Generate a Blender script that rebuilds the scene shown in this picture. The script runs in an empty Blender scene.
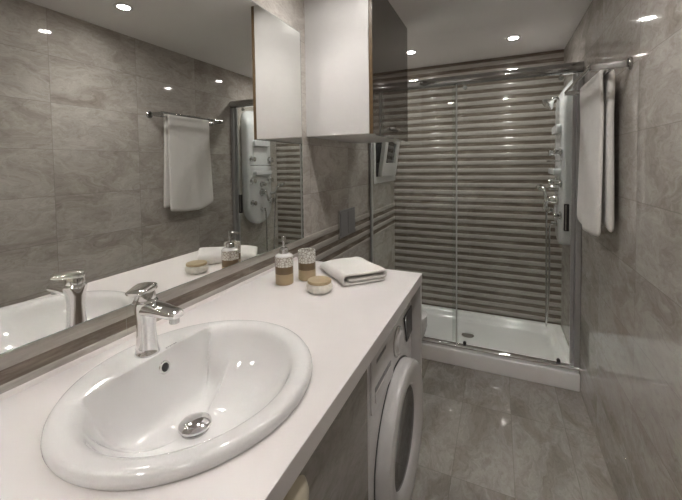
import bpy, bmesh, math, random
from mathutils import Vector, Matrix
PI = math.pi
random.seed(7)
SC = bpy.context.scene
COL = SC.collection

# ------------------------------------------------------------------ camera
F_PX, YAW, PITCH, ROLL = 350.0, 24.6294, 2.3348, -0.8204
PX, PY = 338.32, 179.25
cam_data = bpy.data.cameras.new('camera')
cam = bpy.data.objects.new('camera', cam_data)
COL.objects.link(cam)
a, b, r = (math.radians(v) for v in (YAW, PITCH, ROLL))
fwd = Vector((-math.sin(a) * math.cos(b), math.cos(a) * math.cos(b), -math.sin(b)))
rgt = Vector((math.cos(a), math.sin(a), 0))
upv = rgt.cross(fwd)
rgt2 = rgt * math.cos(r) + upv * math.sin(r)
upv2 = upv * math.cos(r) - rgt * math.sin(r)
rot = Matrix((rgt2, upv2, -fwd)).transposed()
cam.matrix_world = Matrix.Translation((0.86896, 0.0, 1.35871)) @ rot.to_4x4()
cam_data.sensor_fit = 'HORIZONTAL'
cam_data.sensor_width = 36.0
cam_data.lens = F_PX / 682.0 * 36.0
cam_data.shift_x = (341.0 - PX) / 682.0
cam_data.shift_y = (PY - 250.0) / 682.0
cam_data.clip_start = 0.01
SC.camera = cam

# ------------------------------------------------------------------ world, exposure
world = bpy.data.worlds.new('world')
SC.world = world
world.use_nodes = True
world.node_tree.nodes['Background'].inputs[0].default_value = (0.02, 0.022, 0.026, 1)
world.node_tree.nodes['Background'].inputs[1].default_value = 0.3
SC.cycles.blur_glossy = 0.0
SC.cycles.sample_clamp_indirect = 0.0
SC.view_settings.view_transform = 'Standard'
SC.view_settings.look = 'None'
SC.view_settings.exposure = 0.0
SC.view_settings.gamma = 1.0
SC.view_settings.use_curve_mapping = False
LAMP_STRENGTH = 235.0
BEAM_WATTS = 10.0
LAMP_COLOR = (1.0, 0.955, 0.91)

# ------------------------------------------------------------------ room dimensions
W, H = 1.3116, 2.2018
Y0, Y1 = -0.75, 3.1258           # rear wall, shower end wall
YS = 2.4142                      # front of the shower tray
HC = 0.92                        # worktop height
MX = 0.0128                      # mirror face


# ------------------------------------------------------------------ material helpers
class NT:
    def __init__(s, name):
        s.m = bpy.data.materials.new(name)
        s.m.use_nodes = True
        s.t = s.m.node_tree
        s.bsdf = s.t.nodes['Principled BSDF']
        s.out = s.t.nodes['Material Output']

    def n(s, kind, **kw):
        nd = s.t.nodes.new(kind)
        for k, v in kw.items():
            setattr(nd, k, v)
        return nd

    def l(s, o, i):
        s.t.links.new(o, i)

    def math(s, op, x, y=None, z=None, clamp=False):
        nd = s.n('ShaderNodeMath', operation=op, use_clamp=clamp)
        for i, v in enumerate((x, y, z)):
            if v is None:
                continue
            if isinstance(v, (int, float)):
                nd.inputs[i].default_value = v
            else:
                s.l(v, nd.inputs[i])
        return nd.outputs[0]

    def ramp(s, fac, stops):
        nd = s.n('ShaderNodeValToRGB')
        el = nd.color_ramp.elements
        while len(el) < len(stops):
            el.new(0.5)
        for e, (p, c) in zip(el, stops):
            e.position = p
            e.color = (*c, 1) if len(c) == 3 else c
        s.l(fac, nd.inputs[0])
        return nd.outputs[0]

    def noise(s, vec, scale, detail=4, rough=0.55, dist=0.0):
        nd = s.n('ShaderNodeTexNoise')
        nd.inputs['Scale'].default_value = scale
        nd.inputs['Detail'].default_value = detail
        nd.inputs['Roughness'].default_value = rough
        nd.inputs['Distortion'].default_value = dist
        s.l(vec, nd.inputs['Vector'])
        return nd.outputs[0]

    def mix(s, fac, c1, c2, blend='MIX'):
        nd = s.n('ShaderNodeMix', data_type='RGBA', blend_type=blend)
        for i, v in ((0, fac), (6, c1), (7, c2)):
            if isinstance(v, (int, float)):
                nd.inputs[i].default_value = v
            elif isinstance(v, tuple):
                nd.inputs[i].default_value = (*v, 1)
            else:
                s.l(v, nd.inputs[i])
        return nd.outputs[2]

    def setp(s, **kw):
        for k, v in kw.items():
            s.bsdf.inputs[k.replace('_', ' ')].default_value = v

    def bump(s, h, strength, dist=0.002):
        nd = s.n('ShaderNodeBump')
        nd.inputs['Strength'].default_value = strength
        nd.inputs['Distance'].default_value = dist
        s.l(h, nd.inputs['Height'])
        s.l(nd.outputs[0], s.bsdf.inputs['Normal'])


def simple(name, col, rough=0.4, metal=0.0, spec=0.5, var=0.0, vscale=30, bump=0.0, bscale=200, coat=0.0):
    t = NT(name)
    t.setp(Base_Color=(*col, 1), Roughness=rough, Metallic=metal, Coat_Weight=coat)
    t.bsdf.inputs['Specular IOR Level'].default_value = spec
    co = t.n('ShaderNodeTexCoord').outputs['Object']
    if var > 0:
        f = t.noise(co, vscale)
        lo = tuple(c * (1 - var) for c in col)
        hi = tuple(min(1, c * (1 + var)) for c in col)
        t.l(t.ramp(f, [(0.3, lo), (0.7, hi)]), t.bsdf.inputs['Base Color'])
    if bump > 0:
        t.bump(t.noise(co, bscale, 3), bump)
    return t.m


STONE = [(0.25, (0.31, 0.28, 0.248)), (0.42, (0.40, 0.368, 0.332)), (0.52, (0.455, 0.424, 0.388)),
         (0.63, (0.525, 0.497, 0.462)), (0.80, (0.40, 0.368, 0.332))]


def stone_color(t, vec, k=1.0):
    """marbled taupe stone, veins drawn out along the first axis of vec"""
    mp = t.n('ShaderNodeMapping')
    mp.inputs['Scale'].default_value = (1.0, 1.0, 2.0)
    t.l(vec, mp.inputs['Vector'])
    warp = t.n('ShaderNodeTexNoise')
    warp.inputs['Scale'].default_value = 3.2
    warp.inputs['Detail'].default_value = 5
    t.l(mp.outputs[0], warp.inputs['Vector'])
    off = t.n('ShaderNodeVectorMath', operation='MULTIPLY_ADD')
    t.l(warp.outputs['Color'], off.inputs[0])
    off.inputs[1].default_value = (0.55, 0.55, 0.55)
    t.l(mp.outputs[0], off.inputs[2])
    big = t.noise(off.outputs[0], 2.6, 8, 0.56, 0.6)
    col = t.ramp(big, [(p, tuple(v * k for v in c)) for p, c in STONE])
    vein = t.noise(off.outputs[0], 2.6, 3, 0.45, 1.0)
    fine = t.noise(off.outputs[0], 16.0, 6, 0.6, 1.2)
    col = t.mix(0.55, col, t.ramp(fine, [(0.3, (0.36, 0.34, 0.32)), (0.5, (0.5, 0.5, 0.5)), (0.7, (0.62, 0.62, 0.62))]), 'OVERLAY')
    crack = t.noise(off.outputs[0], 4.2, 5, 0.6, 2.2)
    cd_ = t.math('ABSOLUTE', t.math('SUBTRACT', crack, 0.47))
    cm = t.ramp(cd_, [(0.0, (1, 1, 1)), (0.008, (0.3, 0.3, 0.3)), (0.02, (0, 0, 0))])
    col = t.mix(t.math('MULTIPLY', cm, 0.28), col, (0.24 * k, 0.21 * k, 0.185 * k))
    d = t.math('ABSOLUTE', t.math('SUBTRACT', vein, 0.5))
    vm = t.ramp(d, [(0.0, (1, 1, 1)), (0.012, (0.35, 0.35, 0.35)), (0.035, (0, 0, 0))])
    return t.mix(t.math('MULTIPLY', vm, 0.28), col, (0.66 * k, 0.63 * k, 0.585 * k))


def tile_stone(name, axu, axv, tu, tv, ou, ov, k=1.0, rough=0.09, stripes=False, full=False):
    """glossy stone tiles laid on a grid; stripes: relief border of light and dark bands over z"""
    t = NT(name)
    co = t.n('ShaderNodeTexCoord').outputs['Object']
    sep = t.n('ShaderNodeSeparateXYZ')
    t.l(co, sep.inputs[0])
    U, V, Z = sep.outputs[axu], sep.outputs[axv], sep.outputs[2]
    su = t.math('DIVIDE', t.math('SUBTRACT', U, ou), tu)
    sv = t.math('DIVIDE', t.math('SUBTRACT', V, ov), tv)
    iu, iv = t.math('FLOOR', su), t.math('FLOOR', sv)
    cmb = t.n('ShaderNodeCombineXYZ')
    t.l(iu, cmb.inputs[0]); t.l(iv, cmb.inputs[1])
    wn = t.n('ShaderNodeTexWhiteNoise')
    t.l(cmb.outputs[0], wn.inputs['Vector'])
    uv = t.n('ShaderNodeCombineXYZ')
    t.l(U, uv.inputs[0]); t.l(V, uv.inputs[2])
    shift = t.n('ShaderNodeVectorMath', operation='MULTIPLY_ADD')
    t.l(wn.outputs['Color'], shift.inputs[0])
    shift.inputs[1].default_value = (9, 9, 9)
    t.l(uv.outputs[0], shift.inputs[2])
    col = stone_color(t, shift.outputs[0], k)
    # joints
    def joint(sx, size, w):
        fr = t.math('FRACT', sx)
        e = t.math('MULTIPLY', t.math('MINIMUM', fr, t.math('SUBTRACT', 1.0, fr)), size)
        return t.math('LESS_THAN', e, w)
    j = t.math('MAXIMUM', joint(su, tu, 0.0014), joint(sv, tv, 0.0014))
    if stripes:
        ph = t.math('DIVIDE', t.math('SUBTRACT', Z, 0.959), 0.0616)
        fr = t.math('ABSOLUTE', t.math('SUBTRACT', t.math('FRACT', t.math('ADD', ph, 0.5)), 0.5))
        dark = t.math('LESS_THAN', fr, 0.23)
        st = t.n('ShaderNodeCombineXYZ')
        t.l(t.math('MULTIPLY', U, 3.0), st.inputs[0])
        t.l(t.math('MULTIPLY', t.math('FLOOR', t.math('ADD', ph, 0.5)), 3.7), st.inputs[1])
        t.l(t.math('MULTIPLY', Z, 24.0), st.inputs[2])
        sn = t.noise(st.outputs[0], 2.2, 6, 0.65, 0.4)
        dcol = t.ramp(sn, [(0.3, (0.115, 0.088, 0.067)), (0.5, (0.19, 0.155, 0.125)), (0.7, (0.31, 0.265, 0.222))])
        lcol = t.ramp(sn, [(0.3, (0.375, 0.345, 0.312)), (0.5, (0.455, 0.424, 0.388)), (0.7, (0.53, 0.498, 0.46))])
        scol = t.mix(dark, lcol, dcol)
        jt = joint(t.math('DIVIDE', t.math('SUBTRACT', U, ou), tu), tu, 0.0008)
        scol = t.mix(t.math('MULTIPLY', jt, 0.5), scol, (0.36, 0.34, 0.31))
        if full:
            fin = scol
        else:
            inb = t.math('MULTIPLY', t.math('GREATER_THAN', Z, 0.8045), t.math('LESS_THAN', Z, 1.0055))
            plain = t.mix(t.math('MULTIPLY', j, 0.48), col, (0.22 * k, 0.20 * k, 0.178 * k))
            fin = t.mix(inb, plain, scol)
    else:
        fin = t.mix(t.math('MULTIPLY', j, 0.48), col, (0.22 * k, 0.20 * k, 0.178 * k))
    t.l(fin, t.bsdf.inputs['Base Color'])
    t.setp(Roughness=rough)
    if not full:
        t.bump(t.math('SUBTRACT', 1.0, j), 0.25, 0.001)
    return t.m


def thin_glass(name, tint=(0.93, 0.95, 0.94), f0=0.04, rough=0.0):
    t = NT(name)
    t.t.nodes.remove(t.bsdf)
    lw = t.n('ShaderNodeLayerWeight')
    lw.inputs['Blend'].default_value = 0.5
    p5 = t.math('POWER', lw.outputs['Facing'], 5.0)
    fac = t.math('MULTIPLY_ADD', p5, 1 - f0, f0)
    tr = t.n('ShaderNodeBsdfTransparent')
    tr.inputs[0].default_value = (*tint, 1)
    gl = t.n('ShaderNodeBsdfGlossy')
    gl.inputs['Roughness'].default_value = rough
    mx = t.n('ShaderNodeMixShader')
    t.l(fac, mx.inputs[0]); t.l(tr.outputs[0], mx.inputs[1]); t.l(gl.outputs[0], mx.inputs[2])
    t.l(mx.outputs[0], t.out.inputs['Surface'])
    return t.m


M_FLOOR = tile_stone('floor_stone_tile', 1, 0, 0.52, 0.2475, 2.05, 0.1925, 0.76, 0.04)
M_WALL_R = tile_stone('wall_stone_tile', 1, 2, 0.49, 0.248, 1.065, 0.223, 1.02, 0.045)
M_WALL_L = tile_stone('wall_stone_tile_with_border', 1, 2, 0.49, 0.248, 0.575, 0.223, 1.04, 0.06, stripes=True)
M_WALL_B = tile_stone('striped_relief_tile', 0, 2, 0.49, 0.248, 0.33, 0.223, 0.9, 0.10, stripes=True, full=True)
M_CEIL = simple('ceiling_paint', (0.78, 0.765, 0.745), 0.7, var=0.01, vscale=4)
M_CHROME = simple('chrome', (0.80, 0.80, 0.80), 0.06, 1.0)
M_CHROME_SOFT = simple('satin_chrome', (0.62, 0.62, 0.61), 0.22, 1.0, bump=0.03)
M_CHROME_DARK = simple('chrome_darkened', (0.46, 0.46, 0.455), 0.10, 1.0)  # chrome with the top rail's dark reflection put into its colour; towel rail shares it
M_ALU = simple('grey_aluminium', (0.42, 0.425, 0.42), 0.35, 0.4, bump=0.02)
M_CERAMIC = simple('white_ceramic', (0.74, 0.735, 0.73), 0.07, coat=0.5)
M_COUNTER = simple('white_worktop', (0.73, 0.70, 0.69), 0.28, var=0.015, vscale=8)
M_WHITE_LAQ = simple('white_melamine', (0.62, 0.61, 0.60), 0.35, var=0.01)
M_BROWN_GLOSS = simple('brown_high_gloss', (0.075, 0.060, 0.050), 0.025, spec=0.7, var=0.05, vscale=10, coat=0.3)
M_EDGE = simple('brown_edge_band', (0.115, 0.072, 0.032), 0.4, var=0.15, vscale=60)
M_MIRROR = simple('mirror_silver', (0.90, 0.905, 0.885), 0.0, 1.0)
M_MIRROR_EDGE = simple('mirror_edge', (0.60, 0.66, 0.62), 0.15, 0.6)
M_GLASS = thin_glass('shower_glass')
M_PANE_DARK = simple('night_pane_and_recess_dark', (0.035, 0.036, 0.038), 0.05, spec=0.6)
M_UPVC = simple('window_upvc', (0.62, 0.62, 0.60), 0.3)
M_CAULK = simple('white_sealant', (0.74, 0.70, 0.68), 0.5)
M_DARKGREY = simple('graphite_plate', (0.23, 0.23, 0.235), 0.3, 0.1)
M_BLACK = simple('black_plastic', (0.012, 0.012, 0.013), 0.35)
M_WASHER = simple('white_enamel', (0.72, 0.71, 0.71), 0.22)
M_WASHER_RIM = simple('white_plastic', (0.74, 0.73, 0.73), 0.25)
M_DISPLAY = simple('dark_display', (0.02, 0.022, 0.025), 0.08)
M_DRUMGLASS = simple('dark_door_glass', (0.012, 0.013, 0.015), 0.04, spec=0.45)
M_PANEL = simple('blue_grey_acrylic', (0.74, 0.75, 0.76), 0.15, coat=0.3)
M_TRAY = simple('white_acrylic', (0.88, 0.88, 0.87), 0.10, coat=0.3)
M_STONE_FRONT = tile_stone('vanity_stone_front', 1, 2, 0.9, 0.9, -0.2, 0.0, 0.62, 0.15)
M_CREAM = simple('cream_handle', (0.72, 0.66, 0.52), 0.25)
M_TAN = simple('tan_glaze', (0.42, 0.335, 0.205), 0.3, var=0.06)
M_BROWN = simple('brown_glaze', (0.185, 0.130, 0.072), 0.3, var=0.10)
M_LETTER = simple('grey_print', (0.22, 0.22, 0.22), 0.5)
M_SEAL = simple('translucent_seal', (0.55, 0.56, 0.55), 0.3)


def make_towel_mat(name, col):
    t = NT(name)
    t.setp(Roughness=0.9)
    t.bsdf.inputs['Sheen Weight'].default_value = 0.25
    co = t.n('ShaderNodeTexCoord').outputs['Object']
    f = t.noise(co, 420, 2)
    t.l(t.ramp(f, [(0.3, tuple(c * 0.93 for c in col)), (0.7, col)]), t.bsdf.inputs['Base Color'])
    t.bump(f, 0.35, 0.002)
    return t.m


M_TOWEL = make_towel_mat('white_terry', (0.76, 0.745, 0.72))
M_TOWEL2 = make_towel_mat('offwhite_terry', (0.84, 0.82, 0.785))


def make_mosaic():
    t = NT('shell_mosaic')
    co = t.n('ShaderNodeTexCoord').outputs['Object']
    v = t.n('ShaderNodeTexVoronoi', feature='DISTANCE_TO_EDGE')
    v.inputs['Scale'].default_value = 105
    t.l(co, v.inputs['Vector'])
    c = t.ramp(v.outputs['Distance'], [(0.0, (0.36, 0.33, 0.28)), (0.06, (0.45, 0.42, 0.36)), (0.13, (0.82, 0.81, 0.77))])
    t.l(c, t.bsdf.inputs['Base Color'])
    t.setp(Roughness=0.2)
    t.bump(v.outputs['Distance'], 0.4, 0.002)
    return t.m


M_MOSAIC = make_mosaic()
M_SHELL = simple('ribbed_shell_white', (0.74, 0.72, 0.67), 0.3, var=0.08, vscale=70)


def make_emit():
    t = NT('lamp_glow')
    t.t.nodes.remove(t.bsdf)
    e = t.n('ShaderNodeEmission')
    e.inputs[0].default_value = (*LAMP_COLOR, 1)
    e.inputs[1].default_value = LAMP_STRENGTH
    t.l(e.outputs[0], t.out.inputs['Surface'])
    return t.m


M_LAMP = make_emit()


# ------------------------------------------------------------------ object helpers
def link(name, bm, mat, parent=None, smooth=True, kind=None, bevel=0.0, sub=0, seg=2, angle=35):
    me = bpy.data.meshes.new(name)
    bmesh.ops.recalc_face_normals(bm, faces=bm.faces)
    bm.to_mesh(me)
    bm.free()
    me.materials.append(mat)
    o = bpy.data.objects.new(name, me)
    COL.objects.link(o)
    root = parent
    off = Vector()
    while root is not None:
        off += Vector(root.location)
        root = root.parent
    if parent is not None:
        me.transform(Matrix.Translation(-off))
        o.parent = parent
    if smooth:
        for p in me.polygons:
            p.use_smooth = True
        if bevel == 0 and sub == 0:
            me.set_sharp_from_angle(angle=math.radians(angle))
    if bevel > 0:
        md = o.modifiers.new('bevel', 'BEVEL')
        md.width = bevel
        md.segments = seg
        md.limit_method = 'ANGLE'
        md.angle_limit = math.radians(40)
        md.harden_normals = True
    if sub > 0:
        md = o.modifiers.new('subdiv', 'SUBSURF')
        md.levels = sub
        md.render_levels = sub
    if kind:
        o['kind'] = kind
    return o


def tag(o, label, cat, group=None):
    o['label'] = label
    o['category'] = cat
    if group:
        o['group'] = group
    return o


def thing(name, label, cat, loc, group=None):
    o = bpy.data.objects.new(name, None)
    o.empty_display_size = 0.05
    COL.objects.link(o)
    o.location = loc
    return tag(o, label, cat, group)


def dup(root, loc, label):
    rt = root.copy()
    COL.objects.link(rt)
    rt.location = loc
    rt['label'] = label
    for ch in list(root.children):
        c = ch.copy()
        COL.objects.link(c)
        c.parent = rt
        for g in list(ch.children):
            d = g.copy()
            COL.objects.link(d)
            d.parent = c
    return rt


def add_box(bm, x0, x1, y0, y1, z0, z1):
    v = [bm.verts.new((x, y, z)) for z in (z0, z1) for y in (y0, y1) for x in (x0, x1)]
    for f in ((0, 2, 3, 1), (4, 5, 7, 6), (0, 1, 5, 4), (2, 6, 7, 3), (0, 4, 6, 2), (1, 3, 7, 5)):
        bm.faces.new([v[i] for i in f])
    return v


def box(*a):
    bm = bmesh.new()
    add_box(bm, *a)
    return bm


def add_loft(bm, rings, closed=True, cap=True, cyclic=False):
    vr = [[bm.verts.new(p) for p in rg] for rg in rings]
    n = len(vr[0])
    m = n if closed else n - 1
    last = len(vr) if cyclic else len(vr) - 1
    for i in range(last):
        A, B = vr[i], vr[(i + 1) % len(vr)]
        for j in range(m):
            bm.faces.new((A[j], A[(j + 1) % n], B[(j + 1) % n], B[j]))
    if cap and not cyclic:
        bm.faces.new(vr[0][::-1])
        bm.faces.new(vr[-1])
    return vr


def add_lathe(bm, prof, c, axis='z', seg=32):
    """prof: (radius, height) pairs from end to end along the axis"""
    c = Vector(c)
    if isinstance(axis, str):
        ax = {'x': Vector((1, 0, 0)), 'y': Vector((0, 1, 0)), 'z': Vector((0, 0, 1))}[axis]
    else:
        ax = Vector(axis).normalized()
    t = Vector((0, 0, 1)) if abs(ax.z) < 0.9 else Vector((1, 0, 0))
    e1 = t.cross(ax).normalized()
    e2 = ax.cross(e1)
    rings = []
    for rad, h in prof:
        rad = max(rad, 1e-5)
        rings.append([c + ax * h + e1 * (rad * math.cos(2 * PI * i / seg)) + e2 * (rad * math.sin(2 * PI * i / seg)) for i in range(seg)])
    add_loft(bm, rings)


def lathe(prof, c, axis='z', seg=32):
    bm = bmesh.new()
    add_lathe(bm, prof, c, axis, seg)
    return bm


def strip_loft(bm, rings):
    """loft of a folded strip whose section is there-and-back; ends closed as strips so folds stay open"""
    vr = [[bm.verts.new(p) for p in rg] for rg in rings]
    n = len(vr[0])
    for A, B in zip(vr, vr[1:]):
        for j in range(n):
            bm.faces.new((A[j], A[(j + 1) % n], B[(j + 1) % n], B[j]))
    for R in (vr[0], vr[-1]):
        for j in range(n // 2 - 1):
            bm.faces.new((R[j], R[j + 1], R[n - 2 - j], R[n - 1 - j]))


def smooth_path(pts, n=8):
    """Catmull-Rom through the points"""
    P = [Vector(p) for p in pts]
    P = [P[0] * 2 - P[1]] + P + [P[-1] * 2 - P[-2]]
    out = []
    for i in range(1, len(P) - 2):
        for k in range(n):
            t = k / n
            p0, p1, p2, p3 = P[i - 1:i + 3]
            out.append(0.5 * ((2 * p1) + (p2 - p0) * t + (2 * p0 - 5 * p1 + 4 * p2 - p3) * t * t + (3 * p1 - p0 - 3 * p2 + p3) * t ** 3))
    out.append(P[-2])
    return out


def add_tube(bm, pts, rad, seg=14, flat=1.0):
    P = [Vector(p) for p in pts]
    rings = []
    ref = None
    for i, p in enumerate(P):
        d = (P[min(i + 1, len(P) - 1)] - P[max(i - 1, 0)]).normalized()
        if ref is None:
            ref = Vector((0, 0, 1)) if abs(d.z) < 0.9 else Vector((1, 0, 0))
        e1 = ref.cross(d).normalized()
        ref = d.cross(e1).normalized()
        rr = rad[i] if isinstance(rad, (list, tuple)) else rad
        rings.append([p + e1 * (rr * math.cos(2 * PI * k / seg)) + ref * (rr * flat * math.sin(2 * PI * k / seg)) for k in range(seg)])
    add_loft(bm, rings)


def tube(pts, rad, seg=14, flat=1.0):
    bm = bmesh.new()
    add_tube(bm, pts, rad, seg, flat)
    return bm


def prism(outline, fn, d0, d1):
    """outline of (u, v) pairs pushed along the third axis; fn(u, v, d) -> point"""
    bm = bmesh.new()
    add_loft(bm, [[fn(u, v, d0) for u, v in outline], [fn(u, v, d1) for u, v in outline]])
    return bm


def rrect(u0, u1, v0, v1, rad, n=6):
    out = []
    for cu, cv, s in ((u1 - rad, v0 + rad, -PI / 2), (u1 - rad, v1 - rad, 0), (u0 + rad, v1 - rad, PI / 2), (u0 + rad, v0 + rad, PI)):
        for k in range(n + 1):
            t = s + k / n * PI / 2
            out.append((cu + rad * math.cos(t), cv + rad * math.sin(t)))
    return out


# ------------------------------------------------------------------ the room
def relief(z):
    """how far a striped tile stands out from its bed at height z"""
    ph = (z - 0.959) / 0.0616 + 0.5
    u = abs(ph - math.floor(ph) - 0.5)
    if u < 0.23:
        return 0.0
    q = (u - 0.23) / 0.27            # 0 at the edge, 1 in the middle of a light band
    return 0.0012 + 0.0026 * math.sqrt(max(0.0, 1 - (1 - q) ** 2))


link('floor', box(-0.1, W + 0.1, Y0 - 0.1, Y1 + 0.1, -0.08, 0.0), M_FLOOR, kind='structure', smooth=False)
link('ceiling', box(-0.1, W + 0.1, Y0 - 0.1, Y1 + 0.1, H, H + 0.08), M_CEIL, kind='structure', smooth=False)
link('wall_right', box(W, W + 0.1, Y0 - 0.1, Y1 + 0.1, 0, H), M_WALL_R, kind='structure', smooth=False)
link('wall_front', box(0, W, Y0 - 0.1, Y0, 0, H), M_WALL_R, kind='structure', smooth=False)

# left wall with the relief border behind the worktop
prof = [(0.0, 0.0), (0.0, 0.804)]
zz = 0.8047
while zz < 1.0056:
    prof.append((relief(zz), zz))
    zz += 0.0015
prof += [(0.0, 1.0061), (0.0, H)]
bm = bmesh.new()
ol = prof + [(-0.1, H), (-0.1, 0.0)]
add_loft(bm, [[Vector((x, y, z)) for x, z in ol] for y in (Y0 - 0.1, Y1 + 0.1)])
link('wall_left', bm, M_WALL_L, kind='structure', angle=50)

# shower end wall in full relief stripes
prof = []
zz = 0.0
while zz < H:
    prof.append((relief(zz), zz))
    zz += 0.0022
prof.append((0.0, H))
ol = prof + [(-0.1, H), (-0.1, 0.0)]
bm = bmesh.new()
add_loft(bm, [[Vector((x, Y1 - d, z)) for d, z in ol] for x in (0.0, W)])
link('wall_back', bm, M_WALL_B, kind='structure', angle=50)

# sealant bead between worktop and tiles
bm = bmesh.new()
add_loft(bm, [[Vector((x, y, z)) for x, z in ((0.0036, HC + 0.0003), (0.0125, HC + 0.0003), (0.0075, HC + 0.0075), (0.0036, HC + 0.0095))] for y in (Y0 + 0.002, 1.4)])
link('trim_1', bm, M_CAULK, kind='structure', smooth=False)

# small tilting window in the shower
wy0, wy1, wz0, wz1 = 2.488, 3.085, 1.213, 1.80
bm = bmesh.new()
add_loft(bm, [[Vector((x, y, z)) for y, z in q] for x, q in (
    (0.0, [(wy0, wz0), (wy1, wz0), (wy1, wz1), (wy0, wz1)]),
    (0.022, [(wy0, wz0), (wy1, wz0), (wy1, wz1), (wy0, wz1)]),
    (0.022, [(wy0 + .05, wz0 + .05), (wy1 - .05, wz0 + .05), (wy1 - .05, wz1 - .05), (wy0 + .05, wz1 - .05)]),
    (0.0, [(wy0 + .05, wz0 + .05), (wy1 - .05, wz0 + .05), (wy1 - .05, wz1 - .05), (wy0 + .05, wz1 - .05)]))], cap=False, cyclic=True)
win = link('window_1', bm, M_UPVC, kind='structure', bevel=0.003)
link('dark_recess_sheet', box(0.001, 0.006, wy0 + .045, wy1 - .045, wz0 + .045, wz1 - .045), M_PANE_DARK, win, smooth=False)  # dark sheet added for the unlit recess and night behind the sash
tilt = math.radians(8)
def sash_pt(y, s, d):      # s up the sash from its lower hinge, d outwards
    return Vector((0.024 + s * math.sin(tilt) + d * math.cos(tilt), y, wz0 + 0.055 + s * math.cos(tilt) - d * math.sin(tilt)))
sy0, sy1, sh = wy0 + 0.085, wy1 - 0.10, 0.35
bm = bmesh.new()
def sash_ring(i0, i1, d, lo):
    return [sash_pt(y, s, d) for y, s in ((sy0 + i0, lo), (sy1 - i0, lo), (sy1 - i0, sh - i1), (sy0 + i0, sh - i1))]
add_loft(bm, [sash_ring(0, 0, 0, 0), sash_ring(0, 0, 0.03, 0), sash_ring(0.075, 0.055, 0.03, 0.105), sash_ring(0.075, 0.055, 0.0, 0.105)], cap=False, cyclic=True)
sash = link('sash', bm, M_UPVC, win, bevel=0.003)
bm = bmesh.new()
add_loft(bm, [[sash_pt(y, s, d) for y, s in ((sy0 + .073, .10), (sy1 - .073, .10), (sy1 - .073, sh - .05), (sy0 + .073, sh - .05))] for d in (0.010, 0.016)])
link('sash_pane', bm, M_PANE_DARK, sash, smooth=False)
cyw = (sy0 + sy1) / 2
link('sash_handle', tube(smooth_path([sash_pt(cyw - .075, sh - .03, .028), sash_pt(cyw - .07, sh - .035, .045), sash_pt(cyw - .05, sh - .07, .05), sash_pt(cyw + .05, sh - .07, .05), sash_pt(cyw + .07, sh - .035, .045), sash_pt(cyw + .075, sh - .03, .028)], 5), 0.011, 10), M_WHITE_LAQ, sash)

# ------------------------------------------------------------------ mirror
t = thing('mirror', 'large frameless wall mirror above the worktop and basin', 'mirror', (0.0, 0.45, 1.0107))
bm = box(0.0002, MX, Y0 + 0.15, 1.4562, 1.0107, 1.9849)
link('mirror_glass', bm, M_MIRROR, t, smooth=False)
bm = bmesh.new()
yA, yB, zA, zB = Y0 + 0.15, 1.4562, 1.0107, 1.9849
e = 0.0022
add_loft(bm, [[Vector((x, y, z)) for y, z in ((yA - s, zA - s), (yB + s, zA - s), (yB + s, zB + s), (yA - s, zB + s))] for x, s in ((0.0002, 0.0002), (0.0002, e), (MX + 0.0004, e), (MX + 0.0004, 0.0002))], cap=False, cyclic=True)
link('polished_edge', bm, M_MIRROR_EDGE, t, smooth=False)

# ------------------------------------------------------------------ wall cabinet
cy0, cy1, cz0, cz1, cd = 1.5239, 2.1941, 1.5015, H - 0.002, 0.3486
t = thing('wall_cabinet', 'white wall cabinet with glossy dark brown door hung beside mirror', 'cabinet', (0.0, (cy0 + cy1) / 2, cz0))
bm = bmesh.new()
add_box(bm, 0.0005, cd - 0.019, cy0, cy0 + .018, cz0, cz1)
add_box(bm, 0.0005, cd - 0.019, cy1 - .018, cy1, cz0, cz1)
add_box(bm, 0.0005, cd - 0.019, cy0 + .018, cy1 - .018, cz0, cz0 + .018)
add_box(bm, 0.0005, cd - 0.019, cy0 + .018, cy1 - .018, cz1 - .018, cz1)
add_box(bm, 0.0005, 0.008, cy0 + .018, cy1 - .018, cz0 + .018, cz1 - .018)
link('carcass', bm, M_WHITE_LAQ, t, smooth=False)
door = link('door', box(cd - 0.0165, cd, cy0 + 0.0015, cy1, cz0 - 0.002, cz1), M_BROWN_GLOSS, t, smooth=False)
link('edge_band', box(cd - 0.0172, cd - 0.0008, cy0, cy0 + 0.0014, cz0 - 0.002, cz1), M_EDGE, door, smooth=False)
bm = bmesh.new()
hy0, hy1, hz = 1.80, 1.93, 1.548
add_tube(bm, smooth_path([(cd, hy0, hz), (cd + .018, hy0 + .012, hz), (cd + .022, (hy0 + hy1) / 2, hz), (cd + .018, hy1 - .012, hz), (cd, hy1, hz)], 6), 0.0055, 10)
link('pull_handle', bm, M_CHROME_SOFT, door)

# ------------------------------------------------------------------ worktop
BX, BY, BA, BB = 0.3085, 0.5155, 0.231, 0.250       # basin outline: centre and semi axes
cx1, cyE, cyS = 0.5911, 1.4016, Y0 + 0.001
t = thing('countertop', 'long white worktop that carries the basin and runs over the washer', 'worktop', (0.3, 0.4, 0.881))
bm = bmesh.new()
N = 96
def rect_hit(ang):
    dx, dy = math.cos(ang), math.sin(ang)
    s = 1e9
    if dx > 1e-9: s = min(s, (cx1 - BX) / dx)
    if dx < -1e-9: s = min(s, (0.004 - BX) / dx)
    if dy > 1e-9: s = min(s, (cyE - BY) / dy)
    if dy < -1e-9: s = min(s, (cyS - BY) / dy)
    return BX + dx * s, BY + dy * s
angs = sorted([2 * PI * i / N for i in range(N)] + [math.atan2(y - BY, x - BX) % (2 * PI) for x in (0.004, cx1) for y in (cyS, cyE)])
def hole(ang, z, k=0.945):
    rr = k / math.sqrt((math.cos(ang) / BA) ** 2 + (math.sin(ang) / BB) ** 2)
    return Vector((BX + rr * math.cos(ang), BY + rr * math.sin(ang), z))
zb_, zt_ = 0.881, HC
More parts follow.
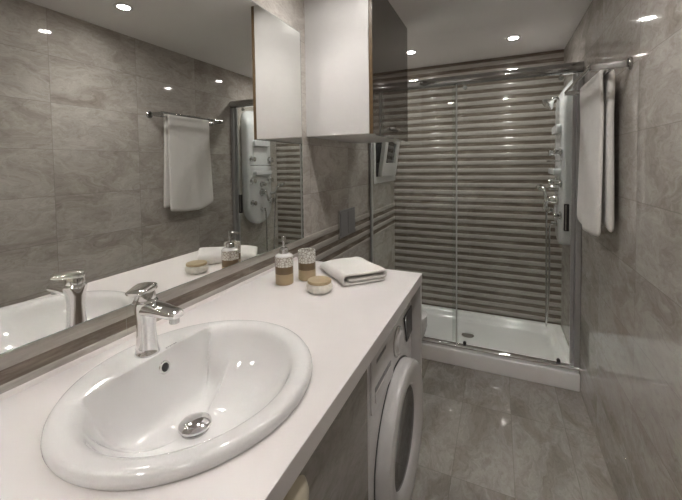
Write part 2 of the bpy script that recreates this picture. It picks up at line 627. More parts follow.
add_loft(bm, [[hole(q, zb_) for q in angs], [hole(q, zt_) for q in angs],
              [Vector((*rect_hit(q), zt_)) for q in angs], [Vector((*rect_hit(q), zb_)) for q in angs]], cap=False, cyclic=True)
link('slab', bm, M_COUNTER, t, bevel=0.0018)
sb = link('support_board', box(0.02, cx1 - 0.002, cyE - 0.024, cyE - 0.001, 0.40, zb_ - 0.0002), M_WHITE_LAQ, bevel=0.0015)
tag(sb, 'white upright board under the far end of the worktop, past the washer', 'board')

# ------------------------------------------------------------------ vanity below the basin
t = thing('vanity_unit', 'dark stone-fronted base unit under the basin, left of the washer', 'cabinet', (0.3, 0.2, 0.0))
link('front_panel', box(0.536, 0.556, Y0 + 0.002, 0.846, 0.10, 0.8805), M_STONE_FRONT, t, smooth=False)
link('side_panel', box(0.006, 0.535, 0.828, 0.846, 0.0, 0.8805), M_STONE_FRONT, t, smooth=False)
link('plinth', box(0.50, 0.515, Y0 + 0.002, 0.827, 0.0, 0.10), M_STONE_FRONT, t, smooth=False)
bm = bmesh.new()
add_lathe(bm, [(0.034, 0), (0.042, 0.004), (0.044, 0.012), (0.036, 0.020), (0.018, 0.026), (0.0, 0.028)], (0.556, 0.465, 0.80), 'x', 28)
link('round_handle', bm, M_CREAM, t)

# ------------------------------------------------------------------ basin
t = thing('wash_basin', 'oval white ceramic drop-in basin with flat tap ledge', 'basin', (BX, BY, HC))
NB = 240
def ell(ang, k, z):
    return hole(ang, z, k)
DCX, DCY = 0.3100, 0.520
def dshape(ang, k=1.0, front=1.0):
    """bowl mouth: an oval whose back is cut off straight by the tap ledge"""
    c, s = math.cos(ang), math.sin(ang)
    rr = front / math.sqrt((c / 0.186) ** 2 + (s / 0.212) ** 2)
    if c < -1e-3:
        ln = (DCX - 0.176) / (-c)
        rr = (rr ** -40 + ln ** -40) ** (-1 / 40)
    return rr * k
DRX, DRY, DRZ = 0.292, 0.520, 0.808
rings = []
an = [2 * PI * i / NB for i in range(NB)]
# underside shell from the middle out
for k, z in ((0.12, 0.782), (0.40, 0.786), (0.62, 0.802), (0.78, 0.830), (0.87, 0.865), (0.905, 0.905), (0.915, 0.9195), (0.965, 0.9203)):
    rings.append([ell(q, k, z) for q in an])
for k, z in ((0.992, 0.9215), (1.0, 0.926), (0.995, 0.933), (0.978, 0.9385), (0.955, 0.9405), (0.93, 0.9400)):
    rings.append([ell(q, k, z) for q in an])
# ledge / inner lip to the edge of the bowl, rounded
def dpt(q, k, z):
    rr = dshape(q, k)
    return Vector((DCX + rr * math.cos(q), DCY + rr * math.sin(q), z))
lip0 = [ell(q, 0.93, 0.94) for q in an]
# the angle about the bowl centre for each rim vertex keeps rings untwisted
an2 = [math.atan2(p.y - DCY, p.x - DCX) for p in lip0]
for kb, zb2, fr, z in ((1.012, 0.9402, 1.065, 0.9395), (1.003, 0.9397, 1.035, 0.9375), (1.0, 0.9370, 1.0, 0.9335), (0.996, 0.929, 0.972, 0.927), (0.990, 0.918, 0.948, 0.918)):
    ring = []
    for q in an2:
        c = math.cos(q)
        full = 1 / math.sqrt((c / 0.186) ** 2 + (math.sin(q) / 0.212) ** 2)
        back = c < -1e-3 and dshape(q) < 0.997 * full
        rr = dshape(q, kb) if back else dshape(q, 1.0, fr)
        ring.append(Vector((DCX + rr * c, DCY + rr * math.sin(q), zb2 if back else z)))
    rings.append(ring)
edge = rings[-1]
bot = [Vector((DRX + 0.026 * math.cos(q), DRY + 0.026 * math.sin(q), DRZ)) for q in an2]
depth = 0.918 - DRZ
NR = 22
for k in range(1, NR + 1):
    s = 1 - k / NR
    ring = []
    for i, q in enumerate(an2):
        back = min(1.0, max(0.0, -math.cos(q) - 0.35) * 4)
        n = 2.1 + 2.4 * back
        h = (1 - s ** n) ** (0.85)
        w = 1 - s
        p = edge[i].lerp(bot[i], w)
        p.z = 0.918 - depth * h
        ring.append(p)
    rings.append(ring)
bm = bmesh.new()
add_loft(bm, rings)
link('bowl', bm, M_CERAMIC, t, angle=38)
# overflow ring in the wall under the ledge
ov = Vector((0.1800, 0.540, 0.905))
axo = Vector((1, 0, 0.28)).normalized()
link('overflow_ring', lathe([(0.0085, -0.006), (0.014, -0.006), (0.0145, 0.001), (0.013, 0.003), (0.0095, 0.003), (0.0085, 0.0)], ov, axo, 28), M_CHROME, t)
link('overflow_hole', lathe([(0.0, -0.003), (0.0088, -0.003), (0.0088, 0.0005), (0.0, 0.0005)], ov, axo, 24), M_BLACK, t)
dr = link('drain_plug', lathe([(0.0, 0.006), (0.012, 0.006), (0.030, 0.008), (0.0335, 0.011), (0.0325, 0.0145), (0.026, 0.0185), (0.014, 0.021), (0.0, 0.022)], (DRX, DRY, DRZ), 'z', 40), M_CHROME, t)
link('drain_collar', lathe([(0.010, -0.004), (0.026, -0.004), (0.029, 0.0025), (0.026, 0.004), (0.010, 0.0065)], (DRX, DRY, DRZ), 'z', 36), M_CHROME_SOFT, t)
bm = bmesh.new()
for i, w in enumerate((0.0042, 0.003, 0.0042, 0.003, 0.0042, 0.003)):     # tiny maker's mark, unreadable in the photo
    y = 0.553 + i * 0.0052
    add_box(bm, 0.1680, 0.1680 + w, y, y + 0.0033, 0.9386, 0.9406)
link('printed_mark', bm, M_LETTER, t, smooth=False)

# ------------------------------------------------------------------ basin tap
FX, FY, FZ = 0.146, 0.524, 0.9396
t = thing('basin_faucet', 'chrome single-lever basin tap on the basin ledge', 'tap', (FX, FY, FZ))
link('body', lathe([(0.0, 0.0), (0.0262, 0.0), (0.0266, 0.003), (0.0252, 0.006), (0.0226, 0.02), (0.0200, 0.05), (0.0204, 0.075), (0.0232, 0.098), (0.0262, 0.114), (0.0262, 0.120), (0.023, 0.1245), (0.0, 0.126)], (FX, FY, FZ), 'z', 44), M_CHROME, t)
rings = []
for k in range(13):
    u = k / 12
    x = FX - 0.004 + 0.108 * u
    wd = 0.0235 - 0.006 * u
    zc = FZ + 0.1055 - 0.002 * u + 0.006 * math.sin(u * PI) * 0.3
    ht = 0.0165 - 0.0085 * u
    if k == 12:
        wd *= 0.8; ht *= 0.7
    ring = []
    for q in range(20):
        c, s = math.cos(2 * PI * q / 20), math.sin(2 * PI * q / 20)
        ring.append(Vector((x, FY + wd * math.copysign(abs(c) ** 0.6, c), zc + ht * math.copysign(abs(s) ** 0.6, s))))
    rings.append(ring)
bm = bmesh.new()
add_loft(bm, rings)
sp = link('spout', bm, M_CHROME, t, angle=60)
link('aerator', lathe([(0.0, -0.0155), (0.0095, -0.0155), (0.0105, -0.014), (0.0105, 0.0), (0.0, 0.0)], (FX + 0.090, FY, FZ + 0.1005), 'z', 24), M_CHROME_SOFT, sp)
link('lever_hub', lathe([(0.0, 0.0), (0.0215, 0.0), (0.022, 0.004), (0.0205, 0.016), (0.0190, 0.024), (0.0, 0.025)], (FX, FY, FZ + 0.1235), 'z', 36), M_CHROME, t)
# the flat paddle lies across the hub and reaches towards the near end of the basin
rings = []
la = math.radians(24)
for yy, zz, wd, ht in ((0.021, 0.1475, 0.013, 0.004), (0.018, 0.1480, 0.0195, 0.0085), (0.004, 0.1490, 0.0225, 0.0100), (-0.012, 0.1495, 0.0220, 0.0085), (-0.028, 0.1500, 0.0205, 0.0066), (-0.043, 0.1505, 0.0190, 0.0050), (-0.049, 0.1505, 0.013, 0.0025)):
    ring = []
    for q in range(20):
        c, s_ = math.cos(2 * PI * q / 20), math.sin(2 * PI * q / 20)
        u = wd * math.copysign(abs(c) ** 0.55, c)
        ring.append(Vector((FX + u * math.cos(la) - yy * math.sin(la), FY + u * math.sin(la) + yy * math.cos(la), FZ + zz + ht * math.copysign(abs(s_) ** 0.55, s_))))
    rings.append(ring)
bm = bmesh.new()
add_loft(bm, rings)
link('lever', bm, M_CHROME, t, angle=60)

# ------------------------------------------------------------------ washing machine
WX, wy0_, wy1_ = 0.555, 0.852, 1.368
t = thing('washing_machine', 'white front-loading washing machine under the worktop', 'washing machine', (0.3, (wy0_ + wy1_) / 2, 0.0))
DY, DZ = 1.135, 0.440
DR = 0.238
link('cabinet_body', box(0.03, WX, wy0_, wy1_, 0.015, 0.868), M_WASHER, t, bevel=0.012, seg=3)
for x in (0.09, 0.50):
    for y in (0.91, 1.315):
        bm = bmesh.new()
        add_lathe(bm, [(0.0, 0.0), (0.02, 0.0), (0.02, 0.008), (0.012, 0.016), (0.0, 0.016)], (x, y, 0.0), 'z', 16)
        link('foot', bm, M_BLACK, t)
link('door_gap', lathe([(0.0, -0.001), (DR + 0.004, -0.001), (DR + 0.004, 0.0016), (0.0, 0.0016)], (WX, DY, DZ), 'x', 72), M_BLACK, t)
dprof = [(0.10, 0.0017), (DR - 0.002, 0.0017), (DR, 0.006), (DR - 0.001, 0.034), (DR - 0.005, 0.042), (DR - 0.013, 0.046), (DR - 0.035, 0.0455), (0.172, 0.041), (0.158, 0.036), (0.151, 0.029), (0.149, 0.020), (0.10, 0.014)]
bm = bmesh.new()
add_lathe(bm, dprof, (WX, DY, DZ), 'x', 80)
dr = link('door', bm, M_WASHER_RIM, t)
link('door_glass', lathe([(0.0, 0.0145), (0.1505, 0.0165), (0.1505, 0.0265), (0.135, 0.0275), (0.100, 0.022), (0.0, 0.018)], (WX, DY, DZ), 'x', 64), M_DRUMGLASS, dr)
for a0 in (math.radians(186), math.radians(203)):
    bm = bmesh.new()
    ring = []
    for rr, xx in ((DR + 0.0015, 0.004), (DR + 0.0015, 0.036), (DR - 0.003, 0.036), (DR - 0.003, 0.004)):
        ring.append((rr, xx))
    add_loft(bm, [[Vector((WX + xx, DY + rr * math.cos(q), DZ + rr * math.sin(q))) for rr, xx in ring] for q in (a0, a0 + 0.022)])
    link('hinge_slot', bm, M_BLACK, dr, smooth=False)
# detergent drawer with its scooped grip
dw = link('detergent_drawer', prism(rrect(0.872, 1.085, 0.672, 0.842, 0.012), lambda u, v, d: Vector((d, u, v)), WX + 0.0002, WX + 0.0042), M_WASHER_RIM, t, bevel=0.001)
link('drawer_grip', prism(rrect(0.900, 1.055, 0.690, 0.722, 0.010), lambda u, v, d: Vector((d, u, v)), WX + 0.0044, WX + 0.007), M_WASHER, dw, bevel=0.002)
link('drawer_shade_strip', prism(rrect(0.900, 1.055, 0.724, 0.738, 0.005), lambda u, v, d: Vector((d, u, v)), WX + 0.0044, WX + 0.0055), M_DARKGREY, dw, smooth=False)  # dark strip painted as the shade inside the grip's scoop
link('brand_strip', box(WX + 0.0044, WX + 0.0050, 0.915, 1.005, 0.800, 0.811), M_LETTER, dw, smooth=False)
kb = link('program_dial', lathe([(0.0, 0.0), (0.047, 0.0), (0.047, 0.004), (0.041, 0.006), (0.039, 0.012), (0.035, 0.015), (0.0, 0.016)], (WX + 0.0003, 1.150, 0.752), 'x', 44), M_WASHER_RIM, t)
link('dial_ring', lathe([(0.046, 0.0), (0.051, 0.0), (0.051, 0.003), (0.046, 0.003)], (WX + 0.0003, 1.150, 0.752), 'x', 44), M_CHROME_SOFT, kb)
link('display', prism([(1.272, 0.692), (1.358, 0.700), (1.352, 0.802), (1.236, 0.798)], lambda u, v, d: Vector((d, u, v)), WX + 0.0003, WX + 0.005), M_DISPLAY, t, bevel=0.001)
for i in range(4):
    bm = bmesh.new()
    add_lathe(bm, [(0.0, 0.0), (0.006, 0.0), (0.006, 0.003), (0.0, 0.004)], (WX + 0.0003, 1.25 + i * 0.03, 0.828), 'x', 14)
    link('button', bm, M_CHROME_SOFT, t)

# ------------------------------------------------------------------ toilet past the washer
t = thing('toilet', 'white wall-hung toilet in the gap between washer and shower', 'toilet', (0.0, 1.96, 0.0))
def toilet_ring(k, z, L=0.53, x0=0.012):
    out = []
    for i in range(40):
        q = -PI / 2 + PI * i / 39
        c, s = math.cos(q), math.sin(q)
        out.append(Vector((x0 + (L - x0) * (0.45 + (k - 0.45) * c) if c > 1e-6 else x0, 1.96 + 0.18 * k * s, z)))
    return out
def tring(k, z, L):
    L -= 0.03
    out = []
    R_ = 0.18 * k
    xc = L - 0.26 * k
    for i in range(33):
        q = -PI / 2 + PI * i / 32
        out.append(Vector((xc + 0.26 * k * math.cos(q), 1.96 + R_ * math.sin(q), z)))
    out.append(Vector((0.006, 1.96 + R_, z)))
    out.append(Vector((0.006, 1.96 - R_, z)))
    return out
bm = bmesh.new()
add_loft(bm, [tring(0.62, 0.16, 0.34), tring(0.72, 0.20, 0.40), tring(0.84, 0.28, 0.46), tring(0.95, 0.36, 0.51), tring(1.0, 0.42, 0.53), tring(1.0, 0.44, 0.53)])
link('bowl', bm, M_CERAMIC, t)
def sring(k, z, L=0.535):
    return [Vector((max(p.x, 0.075), p.y, p.z)) for p in tring(k, z, L)]
bm = bmesh.new()
add_loft(bm, [sring(0.99, 0.4405), sring(1.02, 0.444), sring(1.02, 0.460), sring(0.99, 0.463)])
link('seat', bm, M_CERAMIC, t)
bm = bmesh.new()
add_loft(bm, [sring(0.99, 0.4640), sring(1.02, 0.467), sring(1.02, 0.486), sring(0.97, 0.498), sring(0.7, 0.503)])
link('lid', bm, M_CERAMIC, t)

t = thing('flush_plate', 'dark grey toilet flush plate on the wall past the mirror', 'flush plate', (0.0, 1.995, 0.917))
link('plate', prism(rrect(1.873, 2.122, 0.920, 1.084, 0.004), lambda u, v, d: Vector((d, u, v)), 0.0042, 0.014), M_DARKGREY, t, bevel=0.0015)
for yA, yB in ((1.885, 1.995), (2.000, 2.110)):
    link('button', prism(rrect(yA, yB, 0.934, 1.070, 0.003), lambda u, v, d: Vector((d, u, v)), 0.0142, 0.017), M_DARKGREY, t, bevel=0.001)
link('chrome_rim', box(0.0042, 0.0150, 1.8705, 1.8728, 0.918, 1.086), M_CHROME_SOFT, t, smooth=False)

# ------------------------------------------------------------------ soap set and folded towel on the worktop
sx, sy = 0.142, 1.090
t = thing('soap_dispenser', 'mosaic and tan soap dispenser with metal pump near the mirror', 'soap dispenser', (sx, sy, HC), 'bathroom accessory set')
Rb = 0.0335
link('base', lathe([(0.0, 0.0005), (Rb - .002, 0.0005), (Rb, 0.0028), (Rb, 0.0399), (0.0, 0.0399)], (sx, sy, HC), 'z', 40), M_TAN, t)
link('brown_band', lathe([(0.0, 0.0401), (Rb, 0.0401), (Rb, 0.0672), (0.0, 0.0672)], (sx, sy, HC), 'z', 40), M_BROWN, t)
link('mosaic_band', lathe([(0.0, 0.0674), (Rb + .0004, 0.0674), (Rb + .0004, 0.1034), (0.0, 0.1034)], (sx, sy, HC), 'z', 40), M_MOSAIC, t)
link('shoulder', lathe([(0.0, 0.1035), (Rb, 0.1035), (Rb - .003, 0.1081), (0.022, 0.1119), (0.0185, 0.1137), (0.0, 0.1137)], (sx, sy, HC), 'z', 40), M_CERAMIC, t)
pm = link('pump', lathe([(0.0, 0.1139), (0.0165, 0.1139), (0.0165, 0.1297), (0.013, 0.1335), (0.0055, 0.1344), (0.0055, 0.1560), (0.0085, 0.1570), (0.0085, 0.1748), (0.007, 0.1777), (0.0, 0.1777)], (sx, sy, HC), 'z', 28), M_CHROME_SOFT, t)
link('nozzle', tube(smooth_path([(sx, sy, HC + .170), (sx - .011, sy + .016, HC + .171), (sx - .022, sy + .033, HC + .164)], 5), 0.0042, 10), M_CHROME_SOFT, pm)

tx, ty = 0.196, 1.165
t = thing('tumbler', 'open mosaic and tan tumbler between soap dispenser and folded towel', 'tumbler', (tx, ty, HC), 'bathroom accessory set')
link('base', lathe([(0.0, 0.0005), (Rb - .002, 0.0005), (Rb, 0.0028), (Rb, 0.0409), (0.0, 0.0409)], (tx, ty, HC), 'z', 40), M_TAN, t)
link('brown_band', lathe([(0.0, 0.0411), (Rb, 0.0411), (Rb, 0.0681), (0.0, 0.0681)], (tx, ty, HC), 'z', 40), M_BROWN, t)
link('mosaic_band', lathe([(0.0285, 0.0683), (Rb + .0004, 0.0683), (Rb + .0004, 0.1119), (Rb - .0005, 0.1133), (0.030, 0.1133), (0.0285, 0.1119), (0.0285, 0.0724), (0.0, 0.0719)], (tx, ty, HC), 'z', 40), M_MOSAIC, t)

jx, jy = 0.302, 1.066
t = thing('soap_jar', 'small round ribbed white jar with tan lid', 'jar', (jx, jy, HC), 'bathroom accessory set')
bm = bmesh.new()
rings = []
for rad, z in ((0.028, 0.0005), (0.036, 0.001), (0.042, 0.006), (0.0455, 0.016), (0.0445, 0.026), (0.041, 0.031), (0.030, 0.031)):
    rib = 0.0010 if 0.004 < z < 0.029 else 0.0
    rings.append([Vector((jx + (rad + rib * math.cos(16 * 2 * PI * i / 96)) * math.cos(2 * PI * i / 96), jy + (rad + rib * math.cos(16 * 2 * PI * i / 96)) * math.sin(2 * PI * i / 96), HC + z)) for i in range(96)])
add_loft(bm, rings)
link('jar_body', bm, M_SHELL, t)
link('lid', lathe([(0.0, 0.0312), (0.0405, 0.0312), (0.042, 0.033), (0.042, 0.038), (0.040, 0.041), (0.0, 0.0425)], (jx, jy, HC), 'z', 40), M_TAN, t)

# folded hand towel: one strip folded on itself, drawn out along the fold
A_, B_, C_ = Vector((0.178, 1.305, HC)), Vector((0.365, 1.128, HC)), Vector((0.490, 1.258, HC))
eu = (C_ - B_).normalized(); Lu = (C_ - B_).length
ev = (A_ - B_).normalized(); Lv = (A_ - B_).length
cs = [(Lu - 0.004, 0.0052)]
for k in range(1, 8): cs.append((Lu - 0.004 - (Lu - 0.020) * k / 7, 0.0052))
for k in range(1, 8):
    q = -PI / 2 - PI * k / 8
    cs.append((0.015 + 0.015 * math.cos(q), 0.0232 + 0.0180 * math.sin(q)))
for k in range(0, 9): cs.append((0.016 + (Lu - 0.028) * k / 8, 0.0412 - 0.002 * math.sin(k / 8 * PI)))
for k in range(1, 6):
    q = PI / 2 - PI * k / 6
    cs.append((Lu - 0.011 + 0.0085 * math.cos(q), 0.0297 + 0.0115 * math.sin(q)))
for k in range(0, 8): cs.append((Lu - 0.013 - (Lu - 0.035) * k / 7, 0.0185))
th = 0.0058
def offs(path, d):
    out = []
    for i, p in enumerate(path):
        q0, q1 = path[max(i - 1, 0)], path[min(i + 1, len(path) - 1)]
        tx_, tz_ = q1[0] - q0[0], q1[1] - q0[1]
        L = math.hypot(tx_, tz_)
        out.append((p[0] - tz_ / L * d, p[1] + tx_ / L * d))
    return out
sect = offs(cs, th) + offs(cs, -th)[::-1]
rings = []
for k in range(15):
    v = k / 14
    sh_ = 0.5 + 0.5 * (1 - v) ** 0.7 + 0.25 * math.exp(-((v - 0.75) / 0.22) ** 2)
    ring = []
    for u, z in sect:
        zz = max(0.0004, z * (sh_ if z > 0.009 else 1.0)) + (0.0030 * math.sin(u * 42 + v * 5) * v if z > 0.03 else 0)
        uu = u + 0.004 * math.sin(v * 7)
        vv = v * Lv * (1.0 + (0.10 if u < Lu * 0.99 else 0) * u / Lu)
        ring.append(B_ + eu * uu + ev * vv + Vector((0, 0, zz)))
    rings.append(ring)
bm = bmesh.new()
strip_loft(bm, rings)
tw = link('folded_towel', bm, M_TOWEL, None, sub=1)
tag(tw, 'white hand towel folded flat on the far end of the worktop', 'towel')

# ------------------------------------------------------------------ shower tray
t = thing('shower_tray', 'white shower tray with raised rim on the floor across the end', 'shower tray', (W / 2, (YS + Y1) / 2, 0.0))
tx0, tx1, ty0, ty1 = 0.004, W - 0.001, YS, Y1 - 0.006
bm = bmesh.new()
def tr(i, z):
    return [Vector((x, y, z)) for x, y in rrect(tx0 + i, tx1 - i, ty0 + i, ty1 - i, 0.006 + min(i, 0.11) * 0.55, 6)]
add_loft(bm, [tr(0.0, 0.001), tr(0.0, 0.096), tr(0.003, 0.1015), tr(0.010, 0.103), tr(0.048, 0.103), tr(0.056, 0.1005), tr(0.066, 0.085), tr(0.085, 0.056), tr(0.11, 0.050), tr(0.24, 0.047)])
link('tray_body', bm, M_TRAY, t, angle=50)
link('waste_cover', lathe([(0.0, 0.0), (0.045, 0.0), (0.045, 0.004), (0.038, 0.008), (0.0, 0.009)], (0.66, 2.78, 0.0475), 'z', 36), M_CHROME, t)

# ------------------------------------------------------------------ shower enclosure
GY = YS + 0.035
t = thing('shower_enclosure', 'sliding glass shower screen with chrome rails across the room', 'shower screen', (W / 2, GY, 0.1035))
def rail_sec(zc, hgt, dep, yc):
    out = []
    for k in range(13):
        q = -PI / 2 + PI * k / 12
        out.append((yc - dep * math.cos(q), zc + hgt / 2 * math.sin(q)))
    out += [(yc + dep * 0.6, zc + hgt / 2), (yc + dep * 0.6, zc - hgt / 2)]
    return out
bm = prism(rail_sec(1.905, 0.062, 0.030, GY), lambda u, v, d: Vector((d, u, v)), 0.0062, W - 0.0012)
link('top_rail', bm, M_CHROME_DARK, t)
bm = prism(rail_sec(0.1195, 0.031, 0.020, GY), lambda u, v, d: Vector((d, u, v)), 0.0062, W - 0.0012)
link('bottom_rail', bm, M_CHROME, t)
link('wall_profile', box(0.0055, 0.016, GY - 0.012, GY + 0.030, 0.1355, 1.8735), M_ALU, t, bevel=0.002)
link('wall_profile', box(W - 0.030, W - 0.0012, GY - 0.016, GY + 0.030, 0.1355, 1.8735), M_ALU, t, bevel=0.002)
fp = link('fixed_glass', box(0.0305, 0.618, GY + 0.000, GY + 0.006, 0.1355, 1.8735), M_GLASS, t, smooth=False)
link('edge_seal', box(0.6095, 0.6165, GY - 0.004, GY + 0.010, 0.136, 1.873), M_SEAL, fp, smooth=False)
sd = link('sliding_door', box(0.585, 1.262, GY + 0.013, GY + 0.019, 0.140, 1.870), M_GLASS, t, smooth=False)
link('door_seal', box(1.263, 1.2795, GY + 0.009, GY + 0.023, 0.140, 1.870), M_ALU, sd, smooth=False)
bm = bmesh.new()
add_loft(bm, [[Vector((u, d, v)) for u, v in rrect(1.224, 1.250, 0.945, 1.108, .004)] for d in (GY - 0.008, GY + 0.0128)])
hd = link('door_handle', bm, M_BLACK, sd, bevel=0.002)
link('handle_rim', prism(rrect(1.230, 1.235, 0.951, 1.102, .002), lambda u, v, d: Vector((u, d, v)), GY - 0.010, GY - 0.0082), M_CHROME_SOFT, hd, smooth=False)
for x in (0.665, 1.205):
    link('guide_roller', lathe([(0.0, 0.0), (0.011, 0.0), (0.011, 0.014), (0.008, 0.016), (0.0, 0.016)], (x, GY - 0.004, 0.1475), 'y', 18), M_BLACK, sd)
for x in (0.665, 1.205):
    link('top_roller', lathe([(0.0, 0.0), (0.014, 0.0), (0.014, 0.012), (0.0, 0.012)], (x, GY + 0.0195, 1.858), 'y', 18), M_CHROME_SOFT, sd)

# ------------------------------------------------------------------ shower panel
pyA, pyB, pzA, pzB = 2.562, 2.925, 0.805, 1.885
pxF = 1.232
pyc = (pyA + pyB) / 2
hw = (pyB - pyA) / 2
t = thing('shower_column', 'pale blue-grey shower column with chrome jets on right wall', 'shower panel', (W, pyc, pzA))
def capsule(inset, n=20, drop=0.0):
    out = []
    w = hw - inset
    rb, rt = w, w * 0.62
    for k in range(n + 1):
        q = PI + PI * k / n
        out.append((pyc + w * math.cos(q), pzA + hw + rb * math.sin(q)))
    for k in range(n + 1):
        q = PI * k / n
        c, s = math.cos(q), math.sin(q)
        out.append((pyc + w * math.copysign(abs(c) ** 0.7, c), pzB - drop - inset - rt + rt * abs(s) ** 0.7))
    return out
bm = bmesh.new()
add_loft(bm, [[Vector((x, u, v)) for u, v in capsule(i, 20, dz)] for x, i, dz in ((W - 0.0006, 0.006, 0), (W - 0.015, 0.0, 0), (W - 0.03, 0.0, 0.01), (pxF + 0.022, 0.0, 0.050), (pxF + 0.008, 0.006, 0.066), (pxF, 0.022, 0.070))])
link('panel_body', bm, M_PANEL, t, angle=60)
link('niche_back', prism(rrect(pyc - .105, pyc + .105, 1.330, 1.560, .02), lambda u, v, d: Vector((d, u, v)), pxF - 0.003, pxF - 0.0002), M_PANEL, t, bevel=0.001)
link('niche_hood', prism(rrect(pyc - .115, pyc + .115, 1.545, 1.600, .02), lambda u, v, d: Vector((d, u, v)), pxF - 0.028, pxF - 0.0002), M_PANEL, t, bevel=0.006)
link('niche_shelf', prism(rrect(pyc - .120, pyc + .120, 1.275, 1.315, .016), lambda u, v, d: Vector((d, u, v)), pxF - 0.045, pxF - 0.0002), M_PANEL, t, bevel=0.006)
link('glass_bar', tube([(pxF, pyc - .15, 1.365), (pxF - .05, pyc - .15, 1.365), (pxF - .05, pyc + .15, 1.365), (pxF, pyc + .15, 1.365)], 0.004, 8), M_CHROME, t)
for y in (2.605, 2.875):
    for z in (1.422, 1.222, 1.018):
        j = link('body_jet', lathe([(0.0, -0.0002), (0.026, -0.0002), (0.027, 0.006), (0.019, 0.014), (0.019, 0.030), (0.023, 0.034), (0.022, 0.042), (0.0, 0.046)], (pxF, y, z), (-1, 0, 0), 24), M_CHROME, t)
for z, rr in ((1.185, 0.021), (1.106, 0.030)):
    link('mixer_knob', lathe([(0.0, -0.0002), (rr + .006, -0.0002), (rr + .006, 0.006), (rr, 0.012), (rr * .85, 0.045), (rr * .7, 0.052), (0.0, 0.054)], (pxF, 2.75, z), (-1, 0, 0), 28), M_CHROME, t)
link('mixer_lever', tube(smooth_path([(pxF - .035, 2.75, 1.106), (pxF - .068, 2.74, 1.09), (pxF - .085, 2.735, 1.03)], 5), [0.012] * 4 + [0.010] * 4 + [0.008] * 3, 12), M_CHROME, t)
link('hose_outlet', lathe([(0.0, -0.0002), (0.022, -0.0002), (0.022, 0.006), (0.013, 0.012), (0.013, 0.040), (0.0, 0.042)], (pxF, 2.745, 0.945), (-1, 0, 0), 24), M_CHROME, t)
# top shower rose on its short arm
link('rose_arm', tube(smooth_path([(pxF + .012, pyc, 1.775), (pxF - .025, pyc, 1.785), (pxF - .052, pyc, 1.758)], 5), 0.012, 14), M_CHROME, t)
axr = Vector((-0.75, -0.1, -0.66)).normalized()
link('shower_rose', lathe([(0.0, -0.012), (0.014, -0.012), (0.018, 0.0), (0.040, 0.022), (0.044, 0.030), (0.042, 0.040), (0.0, 0.043)], (pxF - .045, pyc, 1.765), axr, 32), M_CHROME, t)
# hand shower in its bracket, with the hanging hose
hb = link('hand_shower_bracket', tube([(pxF + .002, 2.895, 1.085), (pxF - .055, 2.905, 1.095)], 0.014, 14), M_CHROME, t)
hs = link('hand_shower', tube(smooth_path([(pxF - .050, 2.905, 1.02), (pxF - .055, 2.910, 1.10), (pxF - .060, 2.935, 1.155), (pxF - .068, 2.965, 1.175)], 5), [0.010] * 6 + [0.012] * 6 + [0.016] * 4, 14), M_CHROME, t)
link('spray_head', lathe([(0.0, -0.012), (0.022, -0.012), (0.033, 0.0), (0.033, 0.012), (0.0, 0.014)], (pxF - .075, 2.982, 1.172), (-0.4, 0.4, -0.75), 28), M_CHROME, hs)
link('hose', tube(smooth_path([(pxF - .040, 2.745, 0.94), (pxF - .048, 2.748, 0.88), (pxF - .045, 2.755, 0.60), (pxF - .050, 2.765, 0.34), (pxF - .056, 2.785, 0.235), (pxF - .054, 2.81, 0.205), (pxF - .052, 2.835, 0.24), (pxF - .050, 2.85, 0.36), (pxF - .050, 2.875, 0.70), (pxF - .050, 2.903, 1.025)], 8), 0.0065, 10), M_CHROME_SOFT, t)

# ------------------------------------------------------------------ towel rail and hanging towel
t = thing('towel_rail', 'chrome double towel rail high on the right wall', 'towel rail', (W, 1.9, 1.72))
xo, xi, zo, zi = 1.190, 1.258, 1.724, 1.722
yA, yB = 1.640, 2.195
link('outer_bar', tube([(xo, yA - .004, zo), (xo, yB + .004, zo)], 0.0075, 14), M_CHROME_DARK, t)
link('inner_bar', tube([(xi, yA, zi - .012), (xi, yB, zi - .012)], 0.0065, 14), M_CHROME_DARK, t)
for y in (yA, yB):
    ar = link('arm', box(xo - 0.006, W - 0.010, y - 0.005, y + 0.005, zo - 0.018, zo + 0.006), M_CHROME_DARK, t, bevel=0.002)
    link('wall_rosette', lathe([(0.0, 0.0002), (0.024, 0.0002), (0.024, 0.006), (0.020, 0.010), (0.0, 0.010)], (W, y, zo - 0.006), (-1, 0, 0), 28), M_CHROME_DARK, ar)

ya, yb = 1.728, 2.105
cs = []
xf, xb = xi - 0.0165, xi + 0.0205
ztop = zi - 0.012
for k in range(0, 19): cs.append((xf - 0.004 * (1 - k / 18) ** 1.5, 1.050 + (ztop - 1.050) * k / 18, 1 - k / 18))
for k in range(1, 8):
    q = PI - PI * k / 8
    cs.append((xi + 0.0010 + 0.0175 * math.cos(q), ztop + 0.0165 * math.sin(q), 0))
for k in range(0, 17): cs.append((xb + 0.003 * k / 16, ztop - (ztop - 1.070) * k / 16, k / 16))
th = 0.0072
pp = [(p[0], p[1]) for p in cs]
ths = [0.0075 + 0.0035 * min(1.0, max(0.0, (i - 18) / 10)) for i in range(len(pp))]
oa, ob = offs(pp, 1.0), offs(pp, -1.0)
lay = lambda o: [(p[0] + (q[0] - p[0]) * h, p[1] + (q[1] - p[1]) * h) for p, q, h in zip(pp, o, ths)]
sect2 = lay(oa) + lay(ob)[::-1]
ws = [p[2] for p in cs] + [p[2] for p in cs][::-1]
nfront = 19
rings = []
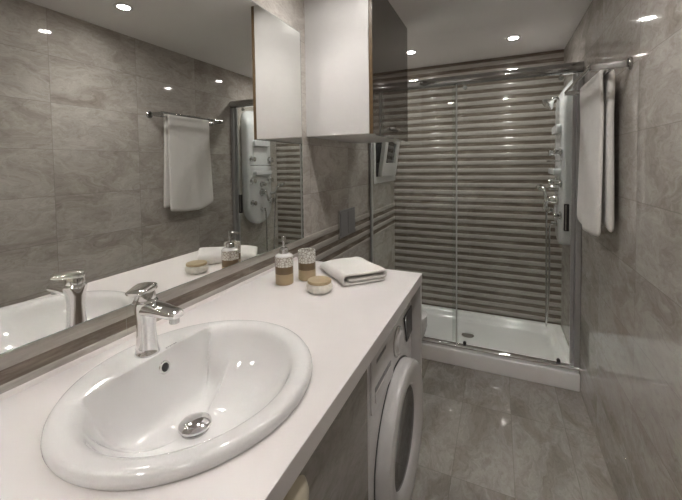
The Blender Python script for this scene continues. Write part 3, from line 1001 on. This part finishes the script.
for k in range(25):
    v = k / 24
    ring = []
    for i, (x, z) in enumerate(sect2):
        w = ws[i]
        idx = i if i < len(cs) else 2 * len(cs) - 1 - i
        front = idx < nfront
        y = ya + (yb - ya) * v
        xx = x
        zz = z
        close = min(1.0, max(0.0, (ztop - 0.03 - z) / 0.12))
        xx += close * (0.006 if front else -0.005)
        if front:
            xx += -0.006 * w * math.sin(v * 8) ** 2 - 0.003 * w * math.sin(v * 23)
            zz += w * (-0.018 * math.sin(PI * v) + 0.03 * max(0, v - 0.75) / 0.25 * w)
            y += w * 0.03 * max(0.0, v - 0.2)
        else:
            xx += 0.004 * w * math.sin(v * 8)
            zz += w * 0.012 * math.sin(v * 5)
            y += -0.045 * w * (1 - v) * 0.6
        if not front or w < 0.02:
            y -= 0.0
        ring.append(Vector((min(xx, W - 0.012), y, zz)))
    rings.append(ring)
bm = bmesh.new()
strip_loft(bm, rings)
ht = link('hanging_towel', bm, M_TOWEL2, None, sub=1)
tag(ht, 'off-white bath towel hanging over the towel rail', 'towel')

# ------------------------------------------------------------------ recessed downlights
def downlight(x, y, label):
    t = thing('downlight', label, 'ceiling light', (x, y, H), 'recessed ceiling downlights')
    bm = bmesh.new()
    add_lathe(bm, [(0.031, 0.0004), (0.047, 0.0004), (0.046, 0.004), (0.037, 0.006), (0.031, 0.004)], (x, y, H), (0, 0, -1), 40)
    # open ring: drop the two caps so the lamp shows
    for f in [f for f in bm.faces if len(f.verts) > 4]:
        bm.faces.remove(f)
    link('ring', bm, M_WHITE_LAQ, t)
    link('lamp', lathe([(0.0, 0.0006), (0.0285, 0.0006), (0.0285, 0.0025), (0.0, 0.0035)], (x, y, H), (0, 0, -1), 32), M_LAMP, t)
    ld = bpy.data.lights.new('beam', 'SPOT')
    ld.energy = BEAM_WATTS
    ld.color = LAMP_COLOR
    ld.spot_size = math.radians(125)
    ld.spot_blend = 1.0
    ld.shadow_soft_size = 0.03
    lo = bpy.data.objects.new('beam', ld)
    COL.objects.link(lo)
    lo.parent = t
    lo.location = (0, 0, -0.040)
    return t

d0 = downlight(0.957, 2.685, 'downlight in the ceiling over the shower, right-hand one')
dup(d0, (0.262, 2.670, H), 'downlight in the ceiling over the shower, beside the wall cabinet')
dup(d0, (0.944, 1.235, H), 'downlight seen in the mirror, on the ceiling before the towel rail')
dup(d0, (0.262, 1.235, H), 'downlight above the worktop near the wall cabinet')
dup(d0, (0.262, -0.215, H), 'downlight above the near end of the worktop')
dup(d0, (0.944, -0.215, H), 'downlight by the right wall at the near end of the room')
